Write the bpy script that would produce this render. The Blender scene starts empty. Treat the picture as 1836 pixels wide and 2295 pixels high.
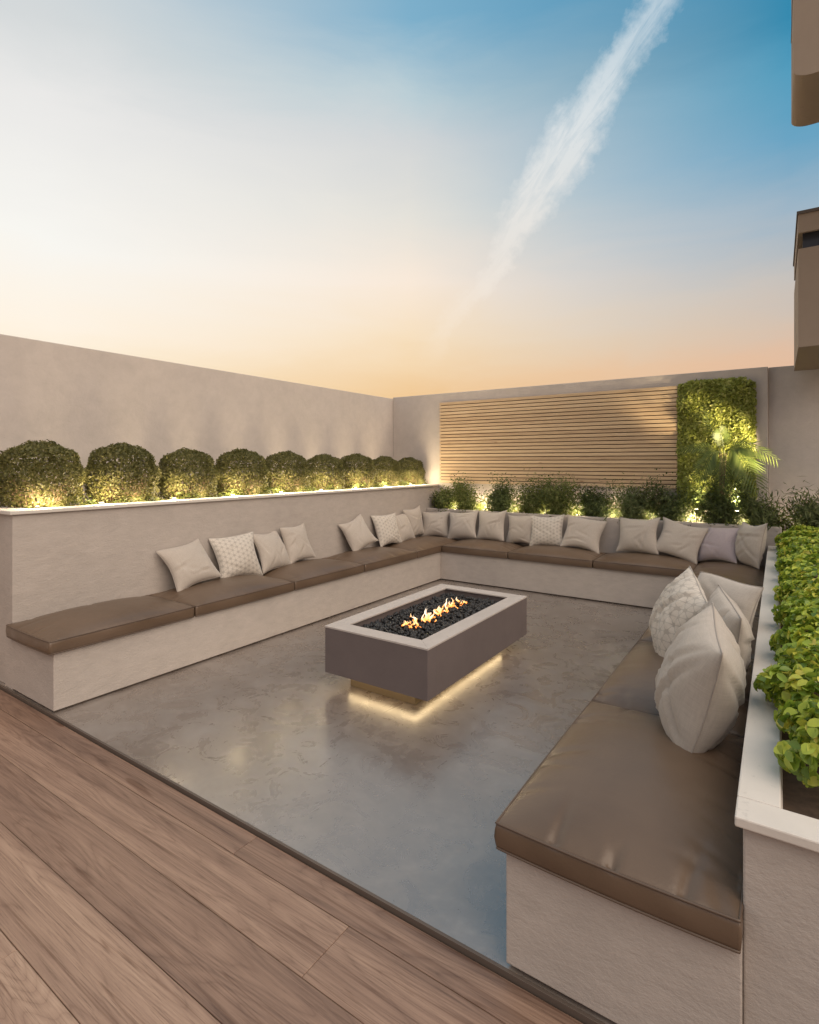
import bpy, bmesh, math, random
import numpy as np
from mathutils import Vector, Matrix
R_ = math.radians
random.seed(7)
rng = np.random.default_rng(11)
SC = bpy.context.scene
COL = SC.collection

# ------------------------------------------------------------------ camera
CAMZ = 1.5
YAW = R_(34.1)
cam_d = bpy.data.cameras.new('camera')
cam = bpy.data.objects.new('camera', cam_d)
COL.objects.link(cam)
cam.location = (0, 0, CAMZ)
cam.rotation_euler = (R_(90), 0, YAW)
cam_d.sensor_fit = 'HORIZONTAL'
cam_d.sensor_width = 36
cam_d.lens = 36 * 1147 / 1725
cam_d.shift_y = -104 / 1725
cam_d.clip_start = 0.05
cam_d.clip_end = 3000
SC.camera = cam

# ------------------------------------------------------------------ world (dusk sky)
def lin(c):
    out = []
    for v in c:
        v /= 255
        out.append(v / 12.92 if v <= .04045 else ((v + .055) / 1.055) ** 2.4)
    return (*out, 1)

class NT:
    """short-hand for building node trees"""
    def __init__(s, tree):
        s.t = tree
    def n(s, typ, **kw):
        nd = s.t.nodes.new(typ)
        for k, v in kw.items():
            setattr(nd, k, v)
        return nd
    def put(s, sock, v):
        if isinstance(v, bpy.types.NodeSocket):
            s.t.links.new(v, sock)
        elif v is not None:
            sock.default_value = v
    def m(s, op, a, b=None, c=None, clamp=False):
        nd = s.n('ShaderNodeMath', operation=op, use_clamp=clamp)
        for i, v in enumerate((a, b, c)):
            s.put(nd.inputs[i], v)
        return nd.outputs[0]
    def dot(s, a, b):
        nd = s.n('ShaderNodeVectorMath', operation='DOT_PRODUCT')
        s.put(nd.inputs[0], a); s.put(nd.inputs[1], b)
        return nd.outputs['Value']
    def ramp(s, fac, stops, interp='LINEAR'):
        nd = s.n('ShaderNodeValToRGB')
        cr = nd.color_ramp
        cr.interpolation = interp
        while len(cr.elements) < len(stops):
            cr.elements.new(.5)
        for e, (p, c) in zip(cr.elements, stops):
            e.position = p
            e.color = c if len(c) == 4 else (*c, 1)
        s.put(nd.inputs[0], fac)
        return nd.outputs[0]
    def mix(s, fac, a, b, mode='MIX'):
        nd = s.n('ShaderNodeMix', data_type='RGBA', blend_type=mode)
        s.put(nd.inputs[0], fac); s.put(nd.inputs[6], a); s.put(nd.inputs[7], b)
        return nd.outputs[2]
    def noise(s, vec, scale, detail=4, rough=.55, dist=0):
        nd = s.n('ShaderNodeTexNoise')
        s.put(nd.inputs['Vector'], vec)
        nd.inputs['Scale'].default_value = scale
        nd.inputs['Detail'].default_value = detail
        nd.inputs['Roughness'].default_value = rough
        nd.inputs['Distortion'].default_value = dist
        return nd.outputs[0]
    def mapping(s, vec, scale=(1, 1, 1), loc=(0, 0, 0), rot=(0, 0, 0)):
        nd = s.n('ShaderNodeMapping')
        s.put(nd.inputs[0], vec)
        s.put(nd.inputs[1], loc); nd.inputs[2].default_value = rot; nd.inputs[3].default_value = scale
        return nd.outputs[0]

SUN_EL, SUN_AZ = R_(50), R_(107)        # azimuth measured from +Y towards +X
world = bpy.data.worlds.new('World')
SC.world = world
world.use_nodes = True
wt = world.node_tree
wt.nodes.clear()
W = NT(wt)
S0, C0 = math.sin(YAW), math.cos(YAW)
Fv, Rv = Vector((-S0, C0, 0)), Vector((C0, S0, 0))
dvec = W.n('ShaderNodeTexCoord').outputs['Generated']
dz = W.dot(dvec, (0, 0, 1))
dR = W.dot(dvec, Rv)
hor = W.m('SQRT', W.m('MAXIMUM', W.m('SUBTRACT', 1.0, W.m('MULTIPLY', dz, dz)), 1e-4))
az = W.m('DIVIDE', dR, hor)
haze_n = W.noise(W.mapping(dvec, (1.6, 1.6, 7), rot=(.35, .2, .4)), 2.1, 5, .6, .5)
dzn = W.m('ADD', dz, W.m('MULTIPLY', W.m('SUBTRACT', haze_n, .5), .07))       # thin uneven haze layers
def col(*st):
    return W.ramp(dzn, [(p, lin(c)) for p, c in st])
left = col((0, (232, 205, 165)), (.12, (252, 232, 196)), (.2, (255, 243, 226)), (.325, (248, 246, 240)), (.483, (234, 233, 231)),
           (.56, (212, 216, 217)), (.75, (190, 204, 212)), (1, (150, 180, 200)))
mid = col((0, (226, 176, 128)), (.125, (240, 200, 148)), (.18, (245, 216, 176)), (.22, (247, 224, 192)), (.31, (249, 233, 216)), (.416, (228, 225, 217)),
          (.507, (210, 213, 214)), (.56, (188, 206, 213)), (.628, (126, 175, 202)), (.75, (120, 170, 199)), (1, (150, 180, 200)))
right = col((0, (215, 165, 130)), (.15, (226, 188, 158)), (.194, (212, 192, 174)), (.26, (198, 192, 186)), (.353, (158, 180, 196)),
            (.437, (106, 163, 194)), (.51, (84, 156, 188)), (.56, (54, 137, 173)), (.75, (60, 135, 178)), (1, (150, 180, 200)))
f1 = W.m('DIVIDE', W.m('ADD', az, .55), .55, clamp=True)
f2 = W.m('DIVIDE', az, .57, clamp=True)
sky = W.mix(f2, W.mix(f1, left, mid), right)
# opposite the sunset the sky turns to a muted mauve grey
back = col((0, (186, 160, 146)), (.2, (188, 172, 168)), (.45, (160, 168, 180)), (.75, (150, 175, 195)), (1, (150, 180, 200)))
away = W.m('MULTIPLY_ADD', W.dot(dvec, Fv), -1.4, .15, clamp=True)
sky = W.mix(away, sky, back)
# the contrail: a torn streak of cloud, laid out in sky directions
def skydir(px, py):
    return (Fv + Rv * ((px - 862) / 1147) + Vector((0, 0, (974 - py) / 1147))).normalized()
pa, pb, pc = skydir(1425, -20), skydir(985, 640), skydir(1195, 310)
Uv = (pb - pa)
Uv = (Uv - pc * Uv.dot(pc)).normalized()
Vv = pc.cross(Uv).normalized()
den = W.m('MAXIMUM', W.dot(dvec, pc), .05)
gp = W.m('DIVIDE', W.dot(dvec, Uv), den)
gq = W.m('DIVIDE', W.dot(dvec, Vv), den)
cmb = W.n('ShaderNodeCombineXYZ')
W.put(cmb.inputs[0], gp); W.put(cmb.inputs[1], gq)
pq = cmb.outputs[0]
BOW = 1 if Vv.dot(Rv) > 0 else -1       # the streak bends to the right towards its top
warp = W.m('MULTIPLY', W.m('SUBTRACT', W.noise(pq, 7, 5, .6), .5), .085)
warp2 = W.m('MULTIPLY', W.m('SUBTRACT', W.noise(pq, 34, 6, .7), .5), .045)
bow = W.ramp(W.m('MULTIPLY_ADD', gp, 1.05, .5), [(0, (.5 + BOW * .075,) * 3), (.14, (.5 + BOW * .012,) * 3), (.32, (.5 - BOW * .012,) * 3), (.55, (.5 + BOW * .004,) * 3), (1, (.5,) * 3)], 'B_SPLINE')
q2 = W.m('SUBTRACT', W.m('ADD', W.m('ADD', gq, warp), warp2), W.m('SUBTRACT', bow, .5))
pn = W.m('MULTIPLY_ADD', gp, 1.05, .5)          # 0 at the top end, 1 at the low end
wid = W.ramp(pn, [(0, (.027,) * 3), (.2, (.03,) * 3), (.5, (.044,) * 3), (.62, (.036,) * 3), (.72, (.018,) * 3), (.82, (.022,) * 3), (1, (.028,) * 3)])
edge = W.m('SUBTRACT', 1.0, W.m('DIVIDE', W.m('ABSOLUTE', q2), wid), clamp=True)
edge = W.m('SMOOTH_MIN', W.m('MULTIPLY', edge, 1.5), 1.0, .4)
fib = W.noise(W.mapping(pq, (5, 26, 1), rot=(0, 0, .25)), 2.2, 6, .68, .6)
fib = W.m('MULTIPLY_ADD', fib, 2.4, -.28, clamp=True)
inten = W.ramp(pn, [(0, (.16,) * 3), (.2, (.38,) * 3), (.45, (.8,) * 3), (.62, (.78,) * 3), (.74, (.42,) * 3), (.86, (.2,) * 3), (.96, (0,) * 3)])
front = W.m('GREATER_THAN', W.dot(dvec, pc), .3)
streak = W.m('MULTIPLY', W.m('MULTIPLY', W.m('MULTIPLY', edge, fib), inten), front, clamp=True)
sky = W.mix(streak, sky, W.ramp(dz, [(.2, lin((255, 240, 222))), (.4, lin((236, 232, 226))), (.6, lin((226, 234, 238)))]))
nish = W.n('ShaderNodeTexSky', sky_type='NISHITA')
nish.sun_disc = False
nish.sun_elevation = SUN_EL
nish.sun_rotation = SUN_AZ
bg = W.n('ShaderNodeBackground'); W.put(bg.inputs[0], sky); bg.inputs[1].default_value = 1.0
bg2 = W.n('ShaderNodeBackground'); W.put(bg2.inputs[0], nish.outputs[0]); bg2.inputs[1].default_value = .002
add = W.n('ShaderNodeAddShader')
wt.links.new(bg.outputs[0], add.inputs[0]); wt.links.new(bg2.outputs[0], add.inputs[1])
wo = W.n('ShaderNodeOutputWorld'); wt.links.new(add.outputs[0], wo.inputs[0])

# ------------------------------------------------------------------ soft low sun, exposure
sd = bpy.data.lights.new('sun', 'SUN')
sd.energy = 3.3
sd.angle = R_(70)
sd.color = (1, .82, .64)
sun = bpy.data.objects.new('sun', sd)
COL.objects.link(sun)
sv = Vector((math.sin(SUN_AZ) * math.cos(SUN_EL), math.cos(SUN_AZ) * math.cos(SUN_EL), math.sin(SUN_EL)))
sun.rotation_euler = sv.to_track_quat('Z', 'Y').to_euler()
sun.location = (6, -6, 8)
vs = SC.view_settings
vs.view_transform = 'Standard'; vs.look = 'None'; vs.exposure = 0; vs.gamma = 1
vs.use_curve_mapping = False
SC.cycles.use_denoising = True
SC.cycles.max_bounces = 8
SC.cycles.sample_clamp_indirect = 6

# ------------------------------------------------------------------ materials
MATS = {}
def base_mat(name):
    mt = bpy.data.materials.new(name)
    mt.use_nodes = True
    t = NT(mt.node_tree)
    b = mt.node_tree.nodes['Principled BSDF']
    MATS[name] = mt
    return mt, t, b

def coords(t, kind='Object'):
    return t.n('ShaderNodeTexCoord').outputs[kind]

def bump(t, b, h, strength, dist):
    nd = t.n('ShaderNodeBump')
    nd.inputs['Strength'].default_value = strength
    nd.inputs['Distance'].default_value = dist
    t.put(nd.inputs['Height'], h)
    t.put(b.inputs['Normal'], nd.outputs[0])

def worldpos(t):
    return t.n('ShaderNodeNewGeometry').outputs['Position']

def plaster(name, c, var=.12, rough=.85, streak=True, bumpd=.004, grain=60):
    mt, t, b = base_mat(name)
    p = worldpos(t)
    big = t.noise(p, 1.3, 4, .6)
    fine = t.noise(t.mapping(p, (1, 1, 2.6) if streak else (1, 1, 1)), 9, 7, .68, .3)
    grn = t.noise(t.mapping(p, (1, 1, 1.5) if streak else (1, 1, 1)), grain, 4, .7)
    mixv = t.m('ADD', t.m('MULTIPLY', big, .5), t.m('MULTIPLY', fine, .5))
    lo = [v * (1 - var) for v in c]; hi = [min(1, v * (1 + var)) for v in c]
    colr = t.ramp(mixv, [(.32, lo), (.68, hi)])
    pits = t.ramp(t.noise(t.mapping(p, (1, 1, 4)), 38, 3, .6), [(.27, (.72,) * 3), (.36, (1, 1, 1))])
    colr = t.mix(.55, colr, pits, 'MULTIPLY')
    t.put(b.inputs['Base Color'], colr)
    b.inputs['Roughness'].default_value = rough
    b.inputs['Specular IOR Level'].default_value = .3
    h = t.m('ADD', t.m('MULTIPLY', fine, .6), t.m('MULTIPLY', grn, .5))
    bump(t, b, h, .55, bumpd)
    return mt

plaster('wall_plaster', (.49, .435, .398), .11, .9, False, .006, 40)
plaster('bench_stone', (.43, .38, .343), .13, .8, True, .009, 60)
plaster('coping_stone', (.60, .55, .50), .07, .7, False, .002, 80)
plaster('fire_pit_shaded', (.135, .108, .104), .10, .75, False, .002, 90)  # darker than the rim: shade on the table's sides put into the colour
plaster('fire_pit_rim', (.44, .39, .36), .10, .7, False, .002, 90)
plaster('house_render', (.32, .25, .195), .05, .9, False, .0015, 40)

mt, t, b = base_mat('polished_concrete')
p = worldpos(t)
n1 = t.noise(p, .9, 6, .62, .8)
n2 = t.noise(p, 5.5, 8, .66, 1.1)
n3 = t.noise(p, 30, 6, .6)
mx = t.m('ADD', t.m('MULTIPLY', n1, .5), t.m('ADD', t.m('MULTIPLY', n2, .4), t.m('MULTIPLY', n3, .12)))
cc = t.ramp(mx, [(.36, (.132, .103, .086)), (.5, (.170, .138, .118)), (.64, (.23, .197, .175))])
cloud = t.ramp(t.noise(p, 2.6, 7, .7, 1.6), [(.5, (1, 1, 1)), (.62, (1.22, 1.22, 1.22)), (.72, (1.05, 1.05, 1.05))])
cc = t.mix(.6, cc, cloud, 'MULTIPLY')
t.put(b.inputs['Base Color'], cc)
t.put(b.inputs['Roughness'], t.ramp(n2, [(.3, (.22,) * 3), (.7, (.36,) * 3)]))
b.inputs['Specular IOR Level'].default_value = .85
b.inputs['IOR'].default_value = 2.0
trowel = t.noise(t.mapping(p, (1, 2.4, 1), rot=(0, 0, .7)), 3.2, 9, .72, 2.2)
cc = t.mix(.3, cc, t.ramp(trowel, [(.40, (.86, .85, .84)), (.5, (1, 1, 1)), (.6, (1.16, 1.16, 1.16))]), 'MULTIPLY')
t.put(b.inputs['Base Color'], cc)
bump(t, b, t.m('ADD', n2, t.m('ADD', t.m('MULTIPLY', n3, .3), t.m('MULTIPLY', trowel, .5))), .05, .002)

mt, t, b = base_mat('oak_plank')
oi = t.n('ShaderNodeObjectInfo')
rnd = oi.outputs['Random']
cx = t.n('ShaderNodeCombineXYZ')
t.put(cx.inputs[0], t.m('MULTIPLY', rnd, 37.0)); t.put(cx.inputs[1], t.m('MULTIPLY', rnd, 11.0)); t.put(cx.inputs[2], t.m('MULTIPLY', rnd, 5.0))
p = t.mapping(coords(t), (1, 1, 1), cx.outputs[0])
sep = t.n('ShaderNodeSeparateColor'); t.put(sep.inputs[0], oi.outputs['Color'])
lowf = t.noise(t.mapping(p, (.35, 13, 1)), 1.3, 3, .5)
ringv = t.m('MULTIPLY', t.noise(t.mapping(p, (.42, 4.2, 1)), 1.5, 2, .4, .2), 24)
rings = t.m('PINGPONG', ringv, .5)
rings = t.m('MULTIPLY', rings, 2)
grain = t.noise(t.mapping(p, (.55, 60, 1)), 3, 9, .78)
pores = t.noise(t.mapping(p, (3, 120, 1)), 2.2, 6, .75)
knots = t.ramp(t.noise(t.mapping(p, (1.6, 6.5, 1)), 1.9, 2, .5, .5), [(.71, (1, 1, 1)), (.78, (.55, .45, .38))])
tone = t.m('ADD', t.m('MULTIPLY', rings, .05), t.m('ADD', t.m('MULTIPLY', grain, .34), t.m('ADD', t.m('MULTIPLY', lowf, .40), t.m('MULTIPLY', sep.outputs[0], .30))))
cc = t.ramp(tone, [(.36, (.135, .080, .057)), (.50, (.233, .145, .103)), (.63, (.335, .22, .157)), (.78, (.45, .315, .228))])
cc = t.mix(.8, cc, knots, 'MULTIPLY')
cc = t.mix(.28, cc, t.ramp(t.m('ADD', rings, t.m('MULTIPLY_ADD', grain, .5, -.25)), [(.0, (.55, .47, .42)), (.16, (.98, .97, .96)), (.9, (1.06, 1.06, 1.06))]), 'MULTIPLY')
cc = t.mix(.6, cc, t.ramp(pores, [(.36, (.42, .36, .32)), (.47, (1, 1, 1)), (.66, (1.12, 1.12, 1.12))]), 'MULTIPLY')
crack = t.m('ABSOLUTE', t.m('SUBTRACT', t.noise(t.mapping(p, (.16, 6, 1)), 1.5, 3, .55, .1), .5))
cc = t.mix(.7, cc, t.ramp(crack, [(0, (.55, .46, .4)), (.01, (1, 1, 1))]), 'MULTIPLY')
t.put(b.inputs['Base Color'], cc)
t.put(b.inputs['Roughness'], t.ramp(grain, [(.3, (.42,) * 3), (.7, (.6,) * 3)]))
bump(t, b, t.m('ADD', pores, t.m('MULTIPLY', rings, .4)), .35, .0012)

mt, t, b = base_mat('cedar_slat')
oi = t.n('ShaderNodeObjectInfo'); rnd = oi.outputs['Random']
cx = t.n('ShaderNodeCombineXYZ')
t.put(cx.inputs[0], t.m('MULTIPLY', rnd, 57.0)); t.put(cx.inputs[2], t.m('MULTIPLY', rnd, 9.0))
p = t.mapping(coords(t), (1, 1, 1), cx.outputs[0])
g1 = t.noise(t.mapping(p, (1.2, 4, 30)), 2.4, 4, .6, .3)
g2 = t.noise(t.mapping(p, (6, 20, 160)), 2.2, 3, .6)
kn = t.ramp(t.noise(t.mapping(p, (3.5, 1, 14)), 1.6, 1, .5), [(.72, (1, 1, 1)), (.8, (.5, .36, .28))])
tone = t.m('ADD', t.m('MULTIPLY', g1, .5), t.m('ADD', t.m('MULTIPLY', g2, .3), t.m('MULTIPLY', rnd, .2)))
cc = t.ramp(tone, [(.3, (.37, .245, .145)), (.52, (.54, .385, .235)), (.75, (.66, .50, .325))])
t.put(b.inputs['Base Color'], t.mix(.8, cc, kn, 'MULTIPLY'))
b.inputs['Roughness'].default_value = .6
bump(t, b, g2, .3, .001)

def fabric(name, c, pattern=False, rough=.9):
    mt, t, b = base_mat(name)
    uv = coords(t, 'UV')
    weave = t.n('ShaderNodeTexWave', wave_type='BANDS', bands_direction='X')
    t.put(weave.inputs['Vector'], uv); weave.inputs['Scale'].default_value = 60; weave.inputs['Distortion'].default_value = .6
    weave2 = t.n('ShaderNodeTexWave', wave_type='BANDS', bands_direction='Y')
    t.put(weave2.inputs['Vector'], uv); weave2.inputs['Scale'].default_value = 60; weave2.inputs['Distortion'].default_value = .6
    wv = t.m('MULTIPLY', weave.outputs[1], weave2.outputs[1])
    slub = t.noise(t.mapping(uv, (1, 14, 1)), 9, 3, .6)
    slub2 = t.noise(t.mapping(uv, (14, 1, 1)), 9, 3, .6)
    sl = t.m('ADD', t.m('MULTIPLY', slub, .5), t.m('MULTIPLY', slub2, .5))
    cc = t.ramp(sl, [(.35, [v * .88 for v in c]), (.65, [min(1, v * 1.08) for v in c])])
    if pattern:
        # woven lattice of hexagonal rosettes: three families of lines at 60 degrees
        lines = None
        for k in range(3):
            a = math.pi * k / 3
            dd = t.dot(uv, (math.cos(a), math.sin(a), 0))
            s1 = t.m('SINE', t.m('MULTIPLY', dd, 2 * math.pi * 10))
            lines = s1 if lines is None else t.m('ADD', lines, s1)
        rose = t.m('ABSOLUTE', lines)
        mask = t.ramp(rose, [(.0, (1, 1, 1)), (.30, (1, 1, 1)), (.42, (0, 0, 0)), (1, (0, 0, 0))])
        cc = t.mix(mask, cc, (*[v * .72 for v in c], 1))
        hgt = t.m('ADD', t.m('MULTIPLY', wv, .4), t.m('MULTIPLY', mask, -1.0))
    else:
        hgt = wv
    t.put(b.inputs['Base Color'], cc)
    b.inputs['Roughness'].default_value = rough
    b.inputs['Specular IOR Level'].default_value = .2
    b.inputs['Sheen Weight'].default_value = .25
    b.inputs['Sheen Roughness'].default_value = .5
    bump(t, b, hgt, .3, .0012)
    return mt
fabric('linen', (.43, .375, .325))
fabric('patterned_linen', (.54, .485, .425), True)
fabric('mauve_linen', (.40, .335, .345))
fabric('piping_linen', (.35, .30, .26))

mt, t, b = base_mat('brown_leather')
p = coords(t)
n1 = t.noise(p, 2.2, 4, .55)
n2 = t.noise(p, 190, 3, .6)
t.put(b.inputs['Base Color'], t.ramp(n1, [(.3, (.098, .063, .040)), (.7, (.138, .091, .060))]))
t.put(b.inputs['Roughness'], t.ramp(n1, [(.3, (.31,) * 3), (.7, (.44,) * 3)]))
b.inputs['Specular IOR Level'].default_value = .5
bump(t, b, t.m('ADD', t.m('MULTIPLY', t.noise(p, 11, 5, .6, .8), 1.0), t.m('MULTIPLY', n2, .12)), .28, .006)

def simple(name, c, rough=.6, metal=0, noise=0):
    mt, t, b = base_mat(name)
    b.inputs['Base Color'].default_value = (*c, 1)
    if noise:
        n = t.noise(coords(t), noise, 5, .6)
        t.put(b.inputs['Base Color'], t.ramp(n, [(.3, [v * .7 for v in c]), (.7, [v * 1.25 for v in c])]))
        bump(t, b, n, .4, .004)
    b.inputs['Roughness'].default_value = rough
    b.inputs['Metallic'].default_value = metal
    return mt
simple('leather_piping', (.10, .066, .046), .5)
simple('dark_trim', (.10, .075, .06), .6)
simple('black_metal', (.02, .02, .021), .45, .5)
simple('soil', (.075, .046, .03), .95, 0, 40)
simple('lava_rock', (.022, .021, .022), .55, 0, 30)
simple('tray_black', (.012, .012, .012), .8)
simple('twig', (.30, .20, .12), .9, 0, 60)
simple('dark_stem', (.13, .10, .055), .9, 0, 60)
simple('panel_backing', (.03, .04, .02), .9)
simple('slat_backing', (.045, .03, .022), .9)
simple('earth', (.16, .13, .10), .95, 0, 3)
simple('plinth_brass', (.40, .30, .16), .5, .2)
simple('window_glass', (.02, .022, .026), .08)

def leafmat(name, stops, rough=.5, trans=.35):
    mt, t, b = base_mat(name)
    g = t.n('ShaderNodeNewGeometry')
    cc = t.ramp(g.outputs['Random Per Island'], stops)
    t.put(b.inputs['Base Color'], cc)
    b.inputs['Roughness'].default_value = rough
    b.inputs['Specular IOR Level'].default_value = .35
    tr = t.n('ShaderNodeBsdfTranslucent')
    t.put(tr.inputs[0], cc)
    ms = t.n('ShaderNodeMixShader'); ms.inputs[0].default_value = trans
    t.t.links.new(b.outputs[0], ms.inputs[1]); t.t.links.new(tr.outputs[0], ms.inputs[2])
    t.t.links.new(ms.outputs[0], t.t.nodes['Material Output'].inputs[0])
    return mt
leafmat('ball_leaf', [(0, (.075, .075, .022)), (.5, (.13, .125, .037)), (.85, (.18, .17, .055)), (1, (.24, .21, .09))])
leafmat('shrub_leaf', [(0, (.06, .08, .018)), (.5, (.12, .15, .035)), (.85, (.18, .20, .055)), (1, (.24, .23, .09))])
leafmat('dark_shrub_leaf', [(0, (.045, .062, .018)), (.6, (.085, .115, .034)), (1, (.14, .17, .055))])
leafmat('wall_leaf', [(0, (.19, .22, .04)), (.45, (.36, .40, .085)), (.85, (.47, .49, .13)), (1, (.56, .55, .2))])
leafmat('palm_leaf', [(0, (.09, .13, .03)), (.6, (.13, .17, .042)), (1, (.18, .21, .06))])
leafmat('bamboo_leaf', [(0, (.065, .09, .03)), (.6, (.125, .155, .052)), (1, (.19, .21, .08))])
# hedge leaves: tone by object (single leaves) and by island (the mass)
mt, t, b = base_mat('hedge_leaf')
g = t.n('ShaderNodeNewGeometry'); oi = t.n('ShaderNodeObjectInfo')
rv = t.m('FRACT', t.m('ADD', g.outputs['Random Per Island'], oi.outputs['Random']))
cc = t.ramp(rv, [(0, (.09, .16, .02)), (.3, (.22, .32, .035)), (.65, (.40, .50, .06)), (.9, (.58, .62, .085)), (1, (.66, .58, .11))])
t.put(b.inputs['Base Color'], cc)
b.inputs['Roughness'].default_value = .42
tr = t.n('ShaderNodeBsdfTranslucent'); t.put(tr.inputs[0], cc)
ms = t.n('ShaderNodeMixShader'); ms.inputs[0].default_value = .3
t.t.links.new(b.outputs[0], ms.inputs[1]); t.t.links.new(tr.outputs[0], ms.inputs[2])
t.t.links.new(ms.outputs[0], t.t.nodes['Material Output'].inputs[0])

def emit(name, c, s, ramp=None):
    mt = bpy.data.materials.new(name); mt.use_nodes = True
    t = NT(mt.node_tree); mt.node_tree.nodes.clear()
    e = t.n('ShaderNodeEmission'); e.inputs[0].default_value = (*c, 1); e.inputs[1].default_value = s
    if ramp:
        z = t.n('ShaderNodeSeparateXYZ'); t.put(z.inputs[0], coords(t))
        f = t.m('DIVIDE', z.outputs[2], .11)
        t.put(e.inputs[0], t.ramp(f, ramp))
    o = t.n('ShaderNodeOutputMaterial'); mt.node_tree.links.new(e.outputs[0], o.inputs[0])
    MATS[name] = mt
emit('led', (1, .74, .40), 7)
emit('lens_glow', (1, .82, .55), 12)
emit('flame', (1, .6, .25), 2.6, [(0, (1, .22, .03)), (.14, (1, .40, .10)), (.32, (1, .66, .36)), (.6, (1, .8, .6))])

# ------------------------------------------------------------------ object helpers
def obj(name, me, mat, parent=None, loc=(0, 0, 0), smooth=False):
    if mat and not me.materials:
        me.materials.append(MATS[mat])
    if smooth:
        me.polygons.foreach_set('use_smooth', [True] * len(me.polygons))
    o = bpy.data.objects.new(name, me)
    COL.objects.link(o)
    o.location = loc
    if parent:
        o.parent = parent
    return o

def tag(o, label=None, cat=None, group=None, kind=None):
    if label: o['label'] = label
    if cat: o['category'] = cat
    if group: o['group'] = group
    if kind: o['kind'] = kind
    return o

def empty(name, loc, label, cat, group=None):
    o = bpy.data.objects.new(name, None)
    COL.objects.link(o)
    o.location = loc
    o.empty_display_size = .1
    return tag(o, label, cat, group)

def rawmesh(name, v, f):
    me = bpy.data.meshes.new(name)
    me.from_pydata([tuple(p) for p in v], [], [tuple(q) for q in f])
    me.update()
    return me

def npmesh(name, v, quads=None, tris=None):
    """fast mesh from numpy arrays"""
    me = bpy.data.meshes.new(name)
    v = np.asarray(v, np.float32)
    me.vertices.add(len(v)); me.vertices.foreach_set('co', v.ravel())
    loops, starts, n = [], [], 0
    for arr, k in ((quads, 4), (tris, 3)):
        if arr is None or len(arr) == 0: continue
        arr = np.asarray(arr, np.int32)
        loops.append(arr.ravel()); starts.append(n + np.arange(len(arr)) * k); n += len(arr) * k
    loops = np.concatenate(loops); starts = np.concatenate(starts)
    me.loops.add(len(loops)); me.loops.foreach_set('vertex_index', loops.astype(np.int32))
    me.polygons.add(len(starts)); me.polygons.foreach_set('loop_start', starts.astype(np.int32))
    me.update(calc_edges=True)
    me.validate()
    return me

def boxmesh(name, x0, x1, y0, y1, z0, z1, bev=.004, seg=2):
    bm = bmesh.new()
    bmesh.ops.create_cube(bm, size=1)
    for v in bm.verts:
        v.co = Vector(((x0 + x1) / 2 + v.co.x * (x1 - x0), (y0 + y1) / 2 + v.co.y * (y1 - y0), (z0 + z1) / 2 + v.co.z * (z1 - z0)))
    if bev:
        bmesh.ops.bevel(bm, geom=bm.edges[:], offset=bev, segments=seg, affect='EDGES', profile=.5)
    me = bpy.data.meshes.new(name)
    bm.to_mesh(me); bm.free()
    return me

def box(name, x0, x1, y0, y1, z0, z1, mat, parent=None, bev=.004):
    """box whose origin sits at its base centre; coordinates are world coordinates"""
    cx, cy = (x0 + x1) / 2, (y0 + y1) / 2
    po = parent.location if parent else Vector((0, 0, 0))
    me = boxmesh(name, x0 - cx, x1 - cx, y0 - cy, y1 - cy, 0, z1 - z0, bev)
    return obj(name, me, mat, parent, (cx - po.x, cy - po.y, z0 - po.z))

def tube(pts, rad, sides=6):
    """verts, faces of a tapered tube through pts (radius scalar or list)"""
    pts = [Vector(p) for p in pts]
    n = len(pts)
    rad = rad if hasattr(rad, '__len__') else [rad] * n
    v, f = [], []
    for i, p in enumerate(pts):
        d = (pts[min(i + 1, n - 1)] - pts[max(i - 1, 0)]).normalized()
        a = d.orthogonal().normalized(); b_ = d.cross(a)
        for k in range(sides):
            an = 2 * math.pi * k / sides
            v.append(p + (a * math.cos(an) + b_ * math.sin(an)) * rad[i])
    for i in range(n - 1):
        for k in range(sides):
            k2 = (k + 1) % sides
            f.append((i * sides + k, i * sides + k2, (i + 1) * sides + k2, (i + 1) * sides + k))
    f.append(tuple(range(sides - 1, -1, -1))); f.append(tuple((n - 1) * sides + k for k in range(sides)))
    return v, f

def join(parts):
    V, Fc = [], []
    for v, f in parts:
        o = len(V); V += list(v); Fc += [tuple(i + o for i in q) for q in f]
    return V, Fc

def unit(a):
    return a / np.maximum(np.linalg.norm(a, axis=1, keepdims=True), 1e-9)

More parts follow.
